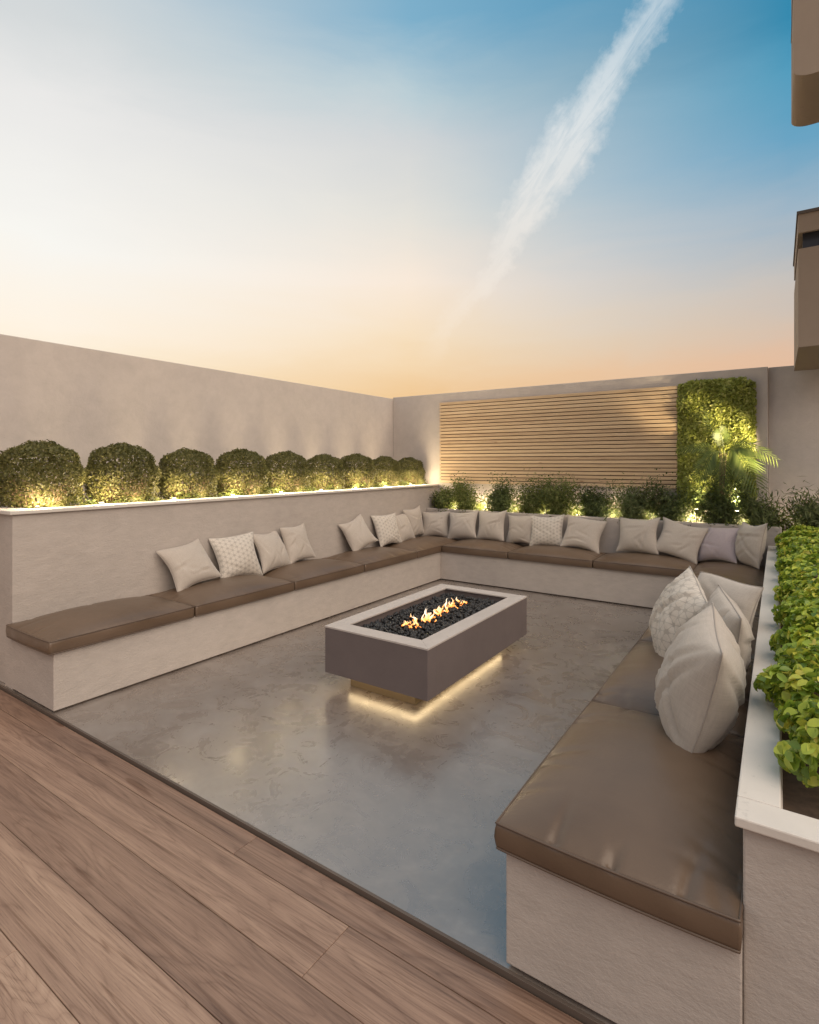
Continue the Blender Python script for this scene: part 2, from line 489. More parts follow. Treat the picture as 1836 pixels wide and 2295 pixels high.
def leafcloud(pos, nrm, length, width, jitter=.6, fold=.25, up=None, hexa=False):
    """one folded kite- or hexagon-shaped leaf for every position, roughly facing nrm"""
    n = len(pos)
    nn = unit(nrm + rng.normal(0, jitter, (n, 3)))
    d = rng.normal(0, 1, (n, 3)) if up is None else up + rng.normal(0, .45, (n, 3))
    d = unit(d - nn * np.sum(d * nn, 1, keepdims=True))
    s = np.cross(nn, d)
    L = length * rng.uniform(.65, 1.25, (n, 1)); Wd = width * rng.uniform(.7, 1.2, (n, 1))
    if not hexa:
        v = np.stack([pos - d * L * .5, pos + s * Wd * .5 + nn * Wd * fold, pos + d * L * .5, pos - s * Wd * .5 + nn * Wd * fold], 1)
        i = np.arange(n)[:, None] * 4
        return v.reshape(-1, 3), None, np.concatenate([i + np.array([[0, 1, 2]]), i + np.array([[0, 2, 3]])])
    prof = ((-.30, .62), (-.05, 1.0), (.22, .92), (.41, .52))
    cols = [pos - d * L * .5]
    for a, w_ in prof:
        c = pos + d * L * a - nn * L * .10 * max(0, a) ** 1.5
        cols += [c + s * Wd * .5 * w_ + nn * Wd * fold * w_, c, c - s * Wd * .5 * w_ + nn * Wd * fold * w_]
    cols.append(pos + d * L * .52 - nn * L * .07)
    v = np.stack(cols, 1)
    i = np.arange(n)[:, None] * 14
    T = np.concatenate([i + np.array([a]) for a in ([0, 1, 2], [0, 2, 3], [10, 13, 11], [11, 13, 12])])
    Q = np.concatenate([i + np.array([[k, k + 3, k + 4, k + 1]]) for k in (1, 4, 7)] + [i + np.array([[k, k + 3, k + 4, k + 1]]) for k in (2, 5, 8)])
    return v.reshape(-1, 3), Q.reshape(-1, 4), T.reshape(-1, 3)

# ------------------------------------------------------------------ setting: ground, terrace, deck
XL, XR = -3.58, -.67            # inner faces of the left and right seats
Y0, YB = 1.5, 6.0               # open edge of the terrace, inner face of the back seat
XLP, XRP, YBP = -4.18, -.07, 6.6    # planter faces behind the seats
XW, YW = -5.0, 6.92             # boundary walls
ground = obj('ground', rawmesh('ground', [(-900, -900, 0), (900, -900, 0), (900, 900, 0), (-900, 900, 0)], [(0, 1, 2, 3)]), 'earth', None, (0, 0, -.16))
tag(ground, kind='structure')
ter = box('terrace_floor', XW - .2, 1.2, Y0, YW + .2, -.15, 0, 'polished_concrete', None, 0)
tag(ter, kind='structure')
box('edge_trim', XW - .15, 1.15, Y0 - .012, Y0 - .001, -.12, .001, 'dark_trim', ter, .001)
deck = bpy.data.objects.new('deck', None); COL.objects.link(deck); deck.location = (0, 0, -.06)
tag(deck, kind='structure')
box('deck_base', XW - .15, 2.4, -2.2, Y0 - .015, -.13, -.043, 'tray_black', deck, 0)
edges = [Y0 - .016, 1.365]
while edges[-1] > -1.9:
    edges.append(edges[-1] - .215)
xr = random.Random(3)
for i in range(len(edges) - 1):
    x = XW - .14 - xr.uniform(0, 3.4)
    cuts = [XW - .14]
    while x < 2.4:
        x += 4.2
        if cuts[-1] + .3 < x < 2.3: cuts.append(x)
    cuts.append(2.39)
    for a, c in zip(cuts, cuts[1:]):
        dz_ = xr.uniform(-.0006, .0006)
        tone_ = (.22, .34, .20, .62, .70, .58, .66, .5)[min(i, 7)] + xr.uniform(-.07, .07)     # boards differ in tone
        box('plank', a + .0008, c - .0008, edges[i + 1] + .001, edges[i] - .001, -.041 + dz_, -.016 + dz_, 'oak_plank', deck, .0022).color = (tone_, tone_, tone_, 1)

# ------------------------------------------------------------------ walls
lw = box('boundary_wall', XW - .2, XW, -2.4, YW + .25, -.1, 2.5, 'wall_plaster', None, .006)
tag(lw, 'tall plain beige rendered wall behind the row of clipped ball shrubs', 'wall')
bw = empty('boundary_wall', (-2.5, YW, 0), 'rendered wall carrying the timber slat screen and green leaf panel', 'wall')
box('wall_panel', XW + .002, -.09, YW, YW + .2, -.1, 2.52, 'wall_plaster', bw, .006)
box('recessed_panel', -.088, 1.2, YW + .07, YW + .22, -.1, 2.52, 'wall_plaster', bw, .006)

# ------------------------------------------------------------------ planters
def planter(name, loc, label):
    return empty(name, loc, label, 'planter')
pl = planter('planter', (-4.55, 4, 0), 'high stone planter with pale coping holding the row of ball shrubs')
box('front_wall', XLP - .12, XLP, Y0 + .005, YW, 0, 1.155, 'bench_stone', pl, .005)
box('end_wall', XW + .002, XLP - .121, Y0 + .02, Y0 + .14, 0, 1.153, 'bench_stone', pl, .005)
box('coping', XLP - .14, XLP + .018, Y0 - .015, YW - .001, 1.155, 1.18, 'coping_stone', pl, .004)
box('coping', XW + .001, XLP - .141, Y0 - .015, Y0 + .15, 1.155, 1.18, 'coping_stone', pl, .004)
box('soil', XW + .001, XLP - .121, Y0 + .141, YW - .001, .9, 1.11, 'soil', pl, 0)

pb_ = planter('planter', (-2.1, 6.75, 0), 'low stone planter under the timber slat screen with leafy mixed shrubs')
box('front_wall', XLP + .001, XRP + .10, YBP, YBP + .08, 0, .85, 'bench_stone', pb_, .012)
box('soil', XLP + .002, .6, YBP + .081, YW - .001, .6, .80, 'soil', pb_, 0)

pr = planter('planter', (.25, 4, 0), 'narrow stone planter with pale coping holding the bright green hedge')
box('side_wall', XRP, XRP + .08, Y0 + .111, YBP - .001, 0, .635, 'bench_stone', pr, .005)
box('end_wall', XRP, .60, Y0 + .03, Y0 + .11, 0, .635, 'bench_stone', pr, .005)
box('coping', XRP - .016, XRP + .076, Y0 + .105, YBP - .001, .635, .66, 'coping_stone', pr, .004)
box('coping', XRP - .016, .60, Y0 + .005, Y0 + .104, .635, .66, 'coping_stone', pr, .004)
box('soil', XRP + .081, .60, Y0 + .111, YBP - .002, .4, .605, 'soil', pr, 0)

# ------------------------------------------------------------------ stone seats
HB = .362
def bench(x0, x1, y0, y1, top, label, inset):
    o = tag(box('stone_bench', x0, x1, y0, y1, .014, top, 'bench_stone'), label, 'bench')
    a, b_, c, d = inset
    box('recessed_base', x0 + a, x1 - b_, y0 + c, y1 - d, 0, .0145, 'dark_trim', o, 0)
bench(XLP + .001, XL, Y0, YBP - .001, HB, 'long stone bench below the ball shrub planter', (0, .02, .02, 0))
bench(XL + .001, XR - .001, YB, YBP - .002, HB - .002, 'short stone bench facing the deck below the timber slat screen', (0, 0, .02, 0))
bench(XR, XRP - .001, Y0, YBP - .003, HB, 'stone bench beside the low hedge planter', (.02, 0, .02, 0))

# ------------------------------------------------------------------ seat cushions
def cushion_mesh(lx, ly, h, crown, seed, nx, ny, deep=1):
    """box cushion: piped edges, crowned top, creases running in from the seams"""
    r = random.Random(seed)
    creases = []
    for side in range(4):
        ln = lx if side in (0, 2) else ly
        for k in range(int(ln * 7) + 1):
            creases.append((side, r.uniform(-.45, .45) * ln, r.uniform(.011, .022), r.uniform(.06, .17), r.uniform(.003, .008), r.uniform(-.4, .4)))
    def top(u, v):
        x, y = u * lx / 2, v * ly / 2
        x *= 1 + .010 * (1 - v * v); y *= 1 + .016 * (1 - u * u)
        f = ((1 - abs(u) ** 2.6) * (1 - abs(v) ** 2.3)) ** .68
        z = h + crown * f
        for side, c, wd, ln, am, sk in creases:
            if side == 0: e, a = (v + 1) * ly / 2, x
            elif side == 2: e, a = (1 - v) * ly / 2, x
            elif side == 1: e, a = (1 - u) * lx / 2, y
            else: e, a = (u + 1) * lx / 2, y
            if e < ln * 2.5:
                z -= deep * am * math.exp(-((a - c - sk * e) / wd) ** 2) * math.exp(-(e / ln) ** 2) * min(1, e / .012)
        return (x, y, z)
    us = np.sin(np.linspace(-math.pi / 2, math.pi / 2, nx + 1)); us = .55 * us + .45 * np.linspace(-1, 1, nx + 1)
    vs_ = np.sin(np.linspace(-math.pi / 2, math.pi / 2, ny + 1)); vs_ = .55 * vs_ + .45 * np.linspace(-1, 1, ny + 1)
    V, Fc, idx = [], [], {}
    for i, u in enumerate(us):
        for j, v in enumerate(vs_):
            idx[i, j] = len(V); V.append(top(u, v))
    for i in range(nx):
        for j in range(ny):
            Fc.append((idx[i, j], idx[i + 1, j], idx[i + 1, j + 1], idx[i, j + 1]))
    ring = [(i, 0) for i in range(nx)] + [(nx, j) for j in range(ny)] + [(i, ny) for i in range(nx, 0, -1)] + [(0, j) for j in range(ny, 0, -1)]
    prev = [idx[q] for q in ring]
    toploop = [V[k] for k in prev]
    bl = None
    for s in (.2, .5, .8, 1.0):
        cur = []
        for k, q in enumerate(ring):
            x, y, _ = toploop[k]
            bulge = .005 * math.sin(math.pi * s) - .002 * s
            wob = (.0022 * math.sin(x * 13 + seed) * math.sin(y * 17 + seed) + .0012 * math.sin(x * 41 + y * 37)) * math.sin(math.pi * s)
            u, v = x / (lx / 2), y / (ly / 2)
            ex = bulge + wob
            cur.append(len(V))
            V.append((x + (ex if u > .995 else -ex if u < -.995 else 0), y + (ex if v > .99 else -ex if v < -.99 else 0), h * (1 - s)))
        m_ = len(ring)
        for k in range(m_):
            Fc.append((prev[k], cur[k], cur[(k + 1) % m_], prev[(k + 1) % m_]))
        prev = cur
    Fc.append(tuple(reversed(prev)))
    return V, Fc, toploop, [V[k] for k in prev]

def seat_cushion(x0, x1, y0, y1, label, seed, near=False):
    lx, ly = x1 - x0, y1 - y0
    h, crown = .078, .066
    nx, ny = (90, 90) if near else (44, 44)
    V, Fc, tl, bl = cushion_mesh(lx, ly, h, crown, seed, nx, ny, 1.4 if near else 1.2)
    me = rawmesh('seat_cushion', V, Fc)
    o = obj('seat_cushion', me, 'brown_leather', None, ((x0 + x1) / 2, (y0 + y1) / 2, HB - .002), True)
    tag(o, label, 'cushion', 'brown leather seat cushions')
    for loop, dz_ in ((tl, .0), (bl, .004)):
        step = 2 if near else 4
        pts = [Vector((x * 1.002, y * 1.002, z + dz_)) for x, y, z in loop[::step]]
        n = len(pts); v, f = [], []
        for i in range(n):
            d = (pts[(i + 1) % n] - pts[i - 1]).normalized()
            a = d.cross(Vector((0, 0, 1))).normalized(); c = d.cross(a)
            for k in range(6):
                an = math.pi * k / 3
                v.append(pts[i] + (a * math.cos(an) + c * math.sin(an)) * .0038)
        for i in range(n):
            for k in range(6):
                i2, k2 = (i + 1) % n, (k + 1) % 6
                f.append((i * 6 + k, i * 6 + k2, i2 * 6 + k2, i2 * 6 + k))
        obj('piping', rawmesh('piping', v, f), 'leather_piping', o, (0, 0, 0), True)
    return o
OV = .018
lab = ['brown leather seat cushion at the deck end of the ball shrub bench', 'brown leather seat cushion under the four pillows nearest the deck on the ball shrub bench',
       'bare brown leather seat cushion between the two pillow groups of the ball shrub bench', 'brown leather seat cushion under the second pillow group of the ball shrub bench']
ys = [1.462, 2.44, 3.44, 4.43, 5.43]
for k in range(4):
    seat_cushion(XLP + .004, XL + OV, ys[k] + .009, ys[k + 1] - .009, lab[k], 10 + k)
seat_cushion(XLP + .004, XL + OV, 5.434, YBP - .006, 'brown leather corner cushion where ball shrub bench meets the slat screen bench', 15)
xs = [XL + OV + .006, -2.65, -1.66, XR - OV - .004]
lab = ['brown leather seat cushion by the ball shrub corner under the slat screen', 'middle brown leather seat cushion under the slat screen, below the patterned pillow',
       'brown leather seat cushion under the slat screen next to the hedge corner']
for k in range(3):
    seat_cushion(xs[k] + .009, xs[k + 1] - .009, YB - OV, YBP - .006, lab[k], 20 + k)
ys = [1.465, 2.47, 3.47, 4.47, 5.47]
lab = ['large brown leather seat cushion at the deck end of the hedge bench, creased front', 'brown leather seat cushion under the pillow heap on the hedge bench',
       'third brown leather seat cushion from the deck on the hedge bench', 'fourth brown leather seat cushion from the deck on the hedge bench']
for k in range(4):
    seat_cushion(XR - OV, XRP - .004, ys[k] + .009, ys[k + 1] - .009, lab[k], 30 + k, k == 0)
seat_cushion(XR - OV, XRP - .004, 5.474, YBP - .006, 'brown leather corner cushion where hedge bench meets slat screen bench', 35)

# ------------------------------------------------------------------ scatter pillows
def pillow_mesh(w, h, T, seed, N=30, ear=.135):
    r = random.Random(seed)
    ph = [r.uniform(0, 6.28) for _ in range(8)]
    folds = [(r.uniform(-.75, .75), r.uniform(-.75, .75), r.uniform(0, 3.14), r.uniform(.10, .22) * (1 + 3 * (T > .17)), r.uniform(.006, .014) * (1 + .35 * (T > .17))) for _ in range(6)]
    us = np.linspace(-1, 1, N + 1); us = .6 * us + .4 * np.sin(us * math.pi / 2)
    V, Fc, UV = [], [], []
    idx = {}
    def shape(u, v):
        # seams pulled in between the pointed corners
        x = u * w / 2 * (1 - ear * (1 - v * v) ** 1.2 * abs(u) ** 1.4)
        y = v * h / 2 * (1 - ear * (1 - u * u) ** 1.2 * abs(v) ** 1.4)
        x += .006 * math.sin(3.1 * v + ph[0]) * abs(u); y += .006 * math.sin(2.7 * u + ph[1]) * abs(v)
        z = T / 2 * ((1 - abs(u) ** 2.4) * (1 - abs(v) ** 2.4)) ** .62
        env = (1 - abs(u) ** 3) * (1 - abs(v) ** 3)
        return x, y, z, env
    def wr(u, v, s):
        z = 0
        for fx, fy, a, ln, am in folds:
            du, dv = u - fx, v - fy
            al, ac = du * math.cos(a) + dv * math.sin(a), -du * math.sin(a) + dv * math.cos(a)
            z -= am * math.exp(-(ac / .055) ** 2) * math.exp(-(al / (ln * 2)) ** 2)
            z += am * .6 * math.exp(-((ac - .09) / .06) ** 2) * math.exp(-(al / (ln * 2)) ** 2)
        # puckers along the seams
        for e, a, p in ((1 - abs(u), v, ph[2] + (1 if u > 0 else 0)), (1 - abs(v), u, ph[3] + (1 if v > 0 else 0))):
            z += .0035 * math.sin(a * 19 + p * 3 + 2 * math.sin(a * 7 + p)) * math.exp(-e / .16) * min(1, e / .05)
        z += .004 * math.sin(4 * u + ph[4]) * math.sin(3.4 * v + ph[5])
        return z
    bend = r.uniform(-.015, .025)
    for s in (1, -1):
        for i, u in enumerate(us):
            for j, v in enumerate(us):
                rim = i in (0, N) or j in (0, N)
                if rim and s == -1:
                    idx[s, i, j] = idx[1, i, j]; continue
                x, y, z, env = shape(u, v)
                zz = s * (z + wr(u, v * s, s) * min(1, env * 2.2))
                zz += bend * (v * v) - bend * .5 + .012 * math.sin(ph[6]) * u * v
                idx[s, i, j] = len(V); V.append((x, y, zz)); UV.append((u * .5 + .5, v * .5 + .5))
        for i in range(N):
            for j in range(N):
                q = (idx[s, i, j], idx[s, i + 1, j], idx[s, i + 1, j + 1], idx[s, i, j + 1])
                Fc.append(q if s == 1 else q[::-1])
    me = rawmesh('pillow', V, Fc)
    uvl = me.uv_layers.new(name='UVMap')
    for lp in me.loops:
        uvl.data[lp.index].uv = UV[lp.vertex_index]
    ring = [(i, 0) for i in range(N)] + [(N, j) for j in range(N)] + [(i, N) for i in range(N, 0, -1)] + [(0, j) for j in range(N, 0, -1)]
    pts = [Vector(V[idx[1, i, j]]) for i, j in ring]
    n = len(pts); v2, f2 = [], []
    for i in range(n):
        d = (pts[(i + 1) % n] - pts[i - 1]).normalized()
        a = Vector((0, 0, 1)); c = d.cross(a).normalized()
        for k in range(5):
            an = 2 * math.pi * k / 5
            v2.append(pts[i] + (a * math.cos(an) + c * math.sin(an)) * .0028)
    for i in range(n):
        for k in range(5):
            f2.append((i * 5 + k, i * 5 + (k + 1) % 5, ((i + 1) % n) * 5 + (k + 1) % 5, ((i + 1) % n) * 5 + k))
    return me, rawmesh('piping', v2, f2)

def pillow(P, n0, label, seed, pattern=False, T=.15, dz=0, ear=.135, mat=None):
    x, y, z, yaw, lean, roll, w, h = P
    a = math.atan2(n0[1], n0[0]) + yaw
    n = Vector((math.cos(a), math.sin(a), 0)); Zv = Vector((0, 0, 1))
    u = Zv.cross(n); v = Zv * math.cos(lean) - n * math.sin(lean); n2 = u.cross(v)
    u2, v2 = u * math.cos(roll) + v * math.sin(roll), -u * math.sin(roll) + v * math.cos(roll)
    M = Matrix((u2, v2, n2)).transposed().to_4x4()
    M.translation = Vector((x, y, z + dz + .008))
    me, pm = pillow_mesh(w * 1.05, h * 1.05, T, seed, 30, ear)
    o = obj('throw_pillow', me, mat or ('patterned_linen' if pattern else 'linen'), None, (0, 0, 0), True)
    o.matrix_world = M
    tag(o, label, 'pillow', 'scatter pillows on the seats')
    obj('piping', pm, 'patterned_linen' if pattern else 'piping_linen', o, (0, 0, 0), True)
    return o
Ln, Bn, Rn = (1, 0), (0, -1), (-1, 0)
PL = [
 ([-4.053, 2.726, .647, -.07, .60, .208, .40, .38], 0, 'plain beige pillow tilted sideways, closest to the deck on ball shrub bench'),
 ([-4.051, 3.199, .647, -.136, .409, .021, .42, .40], 1, 'lattice patterned cream pillow in the deck side group on ball shrub bench'),
 ([-4.067, 3.617, .641, .17, .48, .003, .40, .385], 0, 'plain beige pillow right behind the patterned one in the group of four near the deck'),
 ([-4.095, 3.99, .663, .096, .371, .056, .385, .375], 0, 'plain beige upright pillow ending the group of four near the deck'),
 ([-4.054, 4.917, .665, -.238, .52, .30, .385, .37], 0, 'plain beige pillow turned on its corner beside the far patterned pillow'),
 ([-4.06, 5.50, .653, -.122, .388, .006, .41, .395], 1, 'lattice patterned cream pillow in the corner side group on ball shrub bench'),
 ([-4.07, 5.845, .641, .058, .401, .003, .40, .385], 0, 'plain beige pillow tucked behind the corner side patterned pillow'),
 ([-4.108, 6.18, .681, .009, .176, .095, .40, .39], 0, 'plain beige pillow standing in the corner under the ball shrub coping'),
]
for i, (P, pt, lb) in enumerate(PL):
    pillow(P, Ln, lb, 100 + i, bool(pt))
PB = [
 ([-3.96, 6.49, .635, .25, .376, .042, .385, .36], 0, 'plain beige pillow in the corner, first on the slat screen bench'),
 ([-3.513, 6.465, .655, .029, .45, .151, .41, .38], 0, 'plain beige pillow with raised corner, second from ball shrub corner under slat screen'),
 ([-3.107, 6.49, .668, -.133, .341, .078, .41, .385], 0, 'plain beige pillow third from the ball shrub corner under slat screen'),
 ([-2.702, 6.505, .645, -.118, .233, .039, .38, .36], 0, 'plain beige pillow half hidden behind the patterned pillow under slat screen'),
 ([-2.351, 6.475, .655, .083, .308, .09, .41, .375], 1, 'lattice patterned cream pillow on the bench under the slat screen'),
 ([-1.905, 6.46, .655, .099, .443, -.136, .44, .385], 0, 'plain beige pillow leaning towards the hedge, beside the patterned one under slat screen'),
 ([-1.30, 6.48, .68, -.20, .374, .07, .44, .39], 0, 'plain beige pillow across the bare gap from the patterned pillow group'),
 ([-.876, 6.46, .66, -.019, .45, -.216, .44, .39], 0, 'plain beige pillow tipped on its corner near the hedge corner'),
 ([-.509, 6.46, .65, -.45, .50, .10, .41, .38], 0, 'mauve pillow beside the plump one in the hedge corner'),
]
for i, (P, pt, lb) in enumerate(PB):
    pillow(P, Bn, lb, 120 + i, bool(pt), mat='mauve_linen' if i == 8 else None)
pillow([-.235, 6.33, .685, .55, .25, .05, .42, .42], Rn, 'plump plain pillow standing in the corner against the hedge planter', 131, T=.19)
pillow([-.445, 3.22, .66, .45, .42, -.30, .42, .42], Rn, 'lattice patterned cream pillow leaning on the heap by the hedge', 132, True, T=.20, ear=.06)
pillow([-.27, 3.36, .655, .75, .36, .04, .42, .42], Rn, 'plain pillow against the planter behind the patterned one by the hedge', 133, T=.18, ear=.02)
pillow([-.225, 2.86, .66, .30, .22, -.12, .42, .42], Rn, 'plain pillow squeezed behind the big plump pillow by the hedge', 134, T=.19, ear=.05)
pillow([-.255, 2.33, .665, .24, .30, -.14, .45, .44], Rn, 'big plump plain pillow in front of the heap by the hedge', 135, T=.26, ear=.02)

# ------------------------------------------------------------------ fire table
FX0, FX1, FY0, FY1 = -2.51, -1.70, 2.70, 4.22
fp = empty('fire_table', ((FX0 + FX1) / 2, (FY0 + FY1) / 2, 0), 'long rectangular concrete fire table with glowing light strip underneath', 'fire pit')
FT, FB, RW = .41, .10, .115
box('side_panel', FX0, FX1, FY0, FY0 + .10, FB, FT - .012, 'fire_pit_shaded', fp, .002)
box('side_panel', FX0, FX1, FY1 - .10, FY1, FB, FT - .012, 'fire_pit_shaded', fp, .002)
box('side_panel', FX0 + .0005, FX0 + .10, FY0 + .1005, FY1 - .1005, FB, FT - .012, 'fire_pit_shaded', fp, .002)
box('side_panel', FX1 - .10, FX1 - .0005, FY0 + .1005, FY1 - .1005, FB, FT - .012, 'fire_pit_shaded', fp, .002)
def rim_piece(pts):
    v = [(x - fp.location.x, y - fp.location.y, FT - .012) for x, y in pts] + [(x - fp.location.x, y - fp.location.y, FT) for x, y in pts]
    bm = bmesh.new()
    bv = [bm.verts.new(q) for q in v]
    bm.faces.new(bv[3::-1]); bm.faces.new(bv[4:])
    for k in range(4):
        bm.faces.new((bv[k], bv[(k + 1) % 4], bv[4 + (k + 1) % 4], bv[4 + k]))
    bmesh.ops.bevel(bm, geom=bm.edges[:], offset=.0015, segments=1, affect='EDGES')
    me = bpy.data.meshes.new('rim'); bm.to_mesh(me); bm.free()
    obj('rim', me, 'fire_pit_rim', fp)
a0, a1, b0, b1 = FX0 - .002, FX1 + .002, FY0 - .002, FY1 + .002
i0, i1, j0, j1 = FX0 + RW, FX1 - RW, FY0 + RW, FY1 - RW
rim_piece([(a0, b0), (a1, b0), (i1, j0), (i0, j0)])
rim_piece([(a1, b0), (a1, b1), (i1, j1), (i1, j0)])
rim_piece([(a1, b1), (a0, b1), (i0, j1), (i1, j1)])
rim_piece([(a0, b1), (a0, b0), (i0, j0), (i0, j1)])
box('burner_tray', FX0 + .101, FX1 - .101, FY0 + .101, FY1 - .101, FB + .02, FT - .075, 'tray_black', fp, 0)
box('bottom_plate', FX0 + .101, FX1 - .101, FY0 + .101, FY1 - .101, FB + .001, FB + .019, 'fire_pit_shaded', fp, 0)
box('plinth', FX0 + .13, FX1 - .16, FY0 + .11, FY1 - .17, 0, FB - .001, 'plinth_brass', fp, .002)
px0, px1, py0, py1 = FX0 + .13, FX1 - .16, FY0 + .11, FY1 - .17
for q in ((px0 - .008, px1 + .008, py0 - .008, py0 - .0005), (px0 - .008, px1 + .008, py1 + .0005, py1 + .008),
          (px0 - .008, px0 - .0005, py0, py1), (px1 + .0005, px1 + .008, py0, py1)):
    box('light_strip', *q, FB - .030, FB - .002, 'led', fp, 0)

# lava rock bed
bm = bmesh.new(); bmesh.ops.create_icosphere(bm, subdivisions=1, radius=1)
iv = np.array([v.co for v in bm.verts]); itr = np.array([[v.index for v in f.verts] for f in bm.faces]); bm.free()
NR = 2100
rx = rng.uniform(i0 + .008, i1 - .008, NR); ry = rng.uniform(j0 + .008, j1 - .008, NR)
rz = FT - .066 + rng.uniform(0, .03, NR)
rs = rng.uniform(.010, .017, NR)
VV = []
for k in range(NR):
    q = Matrix.Rotation(rng.uniform(0, 6.28), 3, Vector(rng.normal(0, 1, 3)).normalized())
    d = iv * (1 + rng.normal(0, .16, (len(iv), 1))) * np.array([1, rng.uniform(.7, 1), rng.uniform(.6, .95)])
    VV.append(d @ np.array(q).T * rs[k] + np.array([rx[k] - fp.location.x, ry[k] - fp.location.y, rz[k]]))
TT = (itr[None] + (np.arange(NR) * len(iv))[:, None, None]).reshape(-1, 3)
lr = obj('lava_rocks', npmesh('lava_rocks', np.concatenate(VV), None, TT), 'lava_rock', None, (fp.location.x, fp.location.y, 0))
tag(lr, 'bed of small black lava rocks filling the fire table', 'lava rocks', kind='stuff')

fire = empty('fire', (fp.location.x, fp.location.y, FT - .045), 'row of small orange flames burning among the black lava rocks', 'fire')
fr = random.Random(5)
def flame_mesh(h, w, seed):
    r = random.Random(seed)
    ph, tw = r.uniform(0, 6.28), r.uniform(-1.2, 1.2)
    v, f, n, m_ = [], [], 12, 8
    for i in range(n + 1):
        s = i / n
        rad = w * (math.sin(math.pi * min(1, s * .9 + .1)) ** .8) * (1 - s) ** .55 + .0006
        cxx = math.sin(s * 4.2 + ph) * .016 * s; cyy = math.cos(s * 3.3 + ph) * .014 * s
        for k in range(m_):
            an = 2 * math.pi * k / m_ + tw * s * 2
            v.append((cxx + rad * math.cos(an), cyy + rad * .42 * math.sin(an), s * h))
    for i in range(n):
        for k in range(m_):
            f.append((i * m_ + k, i * m_ + (k + 1) % m_, (i + 1) * m_ + (k + 1) % m_, (i + 1) * m_ + k))
    return rawmesh('flame', v, f)
for k in range(84):
    c = fr.choice((-.33, -.25, -.16, -.10, .0, .06, .12, .24, .33, .40))
    yy = c + fr.gauss(0, .03)
    hgt = max(.014, fr.gauss(.034, .016)) * (1.25 if fr.random() < .15 else 1)
    fo = obj('flame', flame_mesh(hgt, fr.uniform(.006, .013), 400 + k), 'flame', fire, (fr.gauss(.0, .032), yy, fr.uniform(-.004, .012)), True)
    fo.rotation_euler = (fr.uniform(-.6, .6), fr.uniform(-.6, .6), fr.uniform(0, 3.1))

# ------------------------------------------------------------------ timber slat screen
SX0, SX1, SZ0, SZ1, NS = -4.125, -.955, 1.20, 2.385, 25
scr = empty('slat_screen', ((SX0 + SX1) / 2, YW, SZ0), 'wide cedar slat screen fixed on the back wall beside the green panel', 'screen')
box('backing', SX0 + .01, SX1 - .01, YW - .016, YW - .001, SZ0 + .005, SZ1 - .005, 'slat_backing', scr, 0)
pitch = (SZ1 - SZ0) / NS
sm = boxmesh('slat', -(SX1 - SX0) / 2, (SX1 - SX0) / 2, -.011, .011, 0, pitch * .80, .002, 1)
sm.materials.append(MATS['cedar_slat'])
for k in range(NS):
    obj('slat', sm, None, scr, (xr.uniform(-.002, .002), -.028, k * pitch + pitch * .1))

# ------------------------------------------------------------------ garden spotlights
def spotlight(loc, power, label, group, colr=(1, .80, .50), size=.025, aim=None):
    o = empty('garden_spotlight', loc, label, 'spotlight', group)
    e = .55 if power > 100 else .14 if power > 30 else 0            # the strong ones stand on a tall stake
    v, f = tube([(0, 0, -.03), (0, 0, .02 + e)], .005, 6)
    obj('spike', rawmesh('spike', v, f), 'black_metal', o)
    v, f = tube([(0, 0, .018 + e), (0, 0, .03 + e), (0, 0, .05 + e)], [.012, .02, .022], 10)
    obj('head', rawmesh('head', v, f), 'black_metal', o)
    v, f = tube([(0, 0, .0505 + e), (0, 0, .053 + e)], .017, 10)
    obj('lens', rawmesh('lens', v, f), 'lens_glow', o)
    ld = bpy.data.lights.new('lamp', 'SPOT' if aim else 'POINT')
    if aim:
        ld.spot_size = R_(70 if power < 100 else 31); ld.spot_blend = .7
    if power > 100: lo_z = .64
    elif power > 30: lo_z = .225
    else: lo_z = .085
    ld.energy = power; ld.color = colr; ld.shadow_soft_size = size
    lo = bpy.data.objects.new('lamp', ld); COL.objects.link(lo)
    lo.parent = o; lo.location = (0, 0, lo_z)
    if aim:
        lo.rotation_euler = (Vector(loc) + Vector((0, 0, lo_z)) - Vector(aim)).to_track_quat('Z', 'Y').to_euler()
    return o
by = [1.82 + .612 * k for k in range(9)]
for k in range(10):
    yy = 1.82 - .28 + .612 * k
    spotlight((-4.335, max(yy, 1.72) if k == 0 else yy, 1.14), 14, 'small black garden spotlight glowing between the ball shrubs', 'spotlights in the ball shrub planter', size=.09)
for k in range(9):
    spotlight((-4.345, by[k], 1.12), 8, 'small black garden spotlight in front of a ball shrub behind the coping', 'spotlights in front of the ball shrubs', size=.09)
for k in range(9):
    spotlight((-4.84, by[k] + .02, 1.11), .5, 'small black garden spotlight behind the ball shrubs washing the wall', 'spotlights behind the ball shrubs')
bxs = [-3.80, -3.37, -2.89, -2.48, -2.06, -1.62, -1.22, -.80, -.30, .20]
for k, x in enumerate(bxs):
    spotlight((x, 6.785, .80), 18 if x > 0 else 17, 'small black garden spotlight glowing among the shrubs below the slat screen', 'spotlights in the slat screen planter', size=.05)

for x in (-.74, -.36):
    spotlight((x, 6.69, .80), 60, 'stronger black garden spotlight at the foot of the green leaf panel', 'spotlights below the green panel', aim=(-.57, 6.86, 2.0))

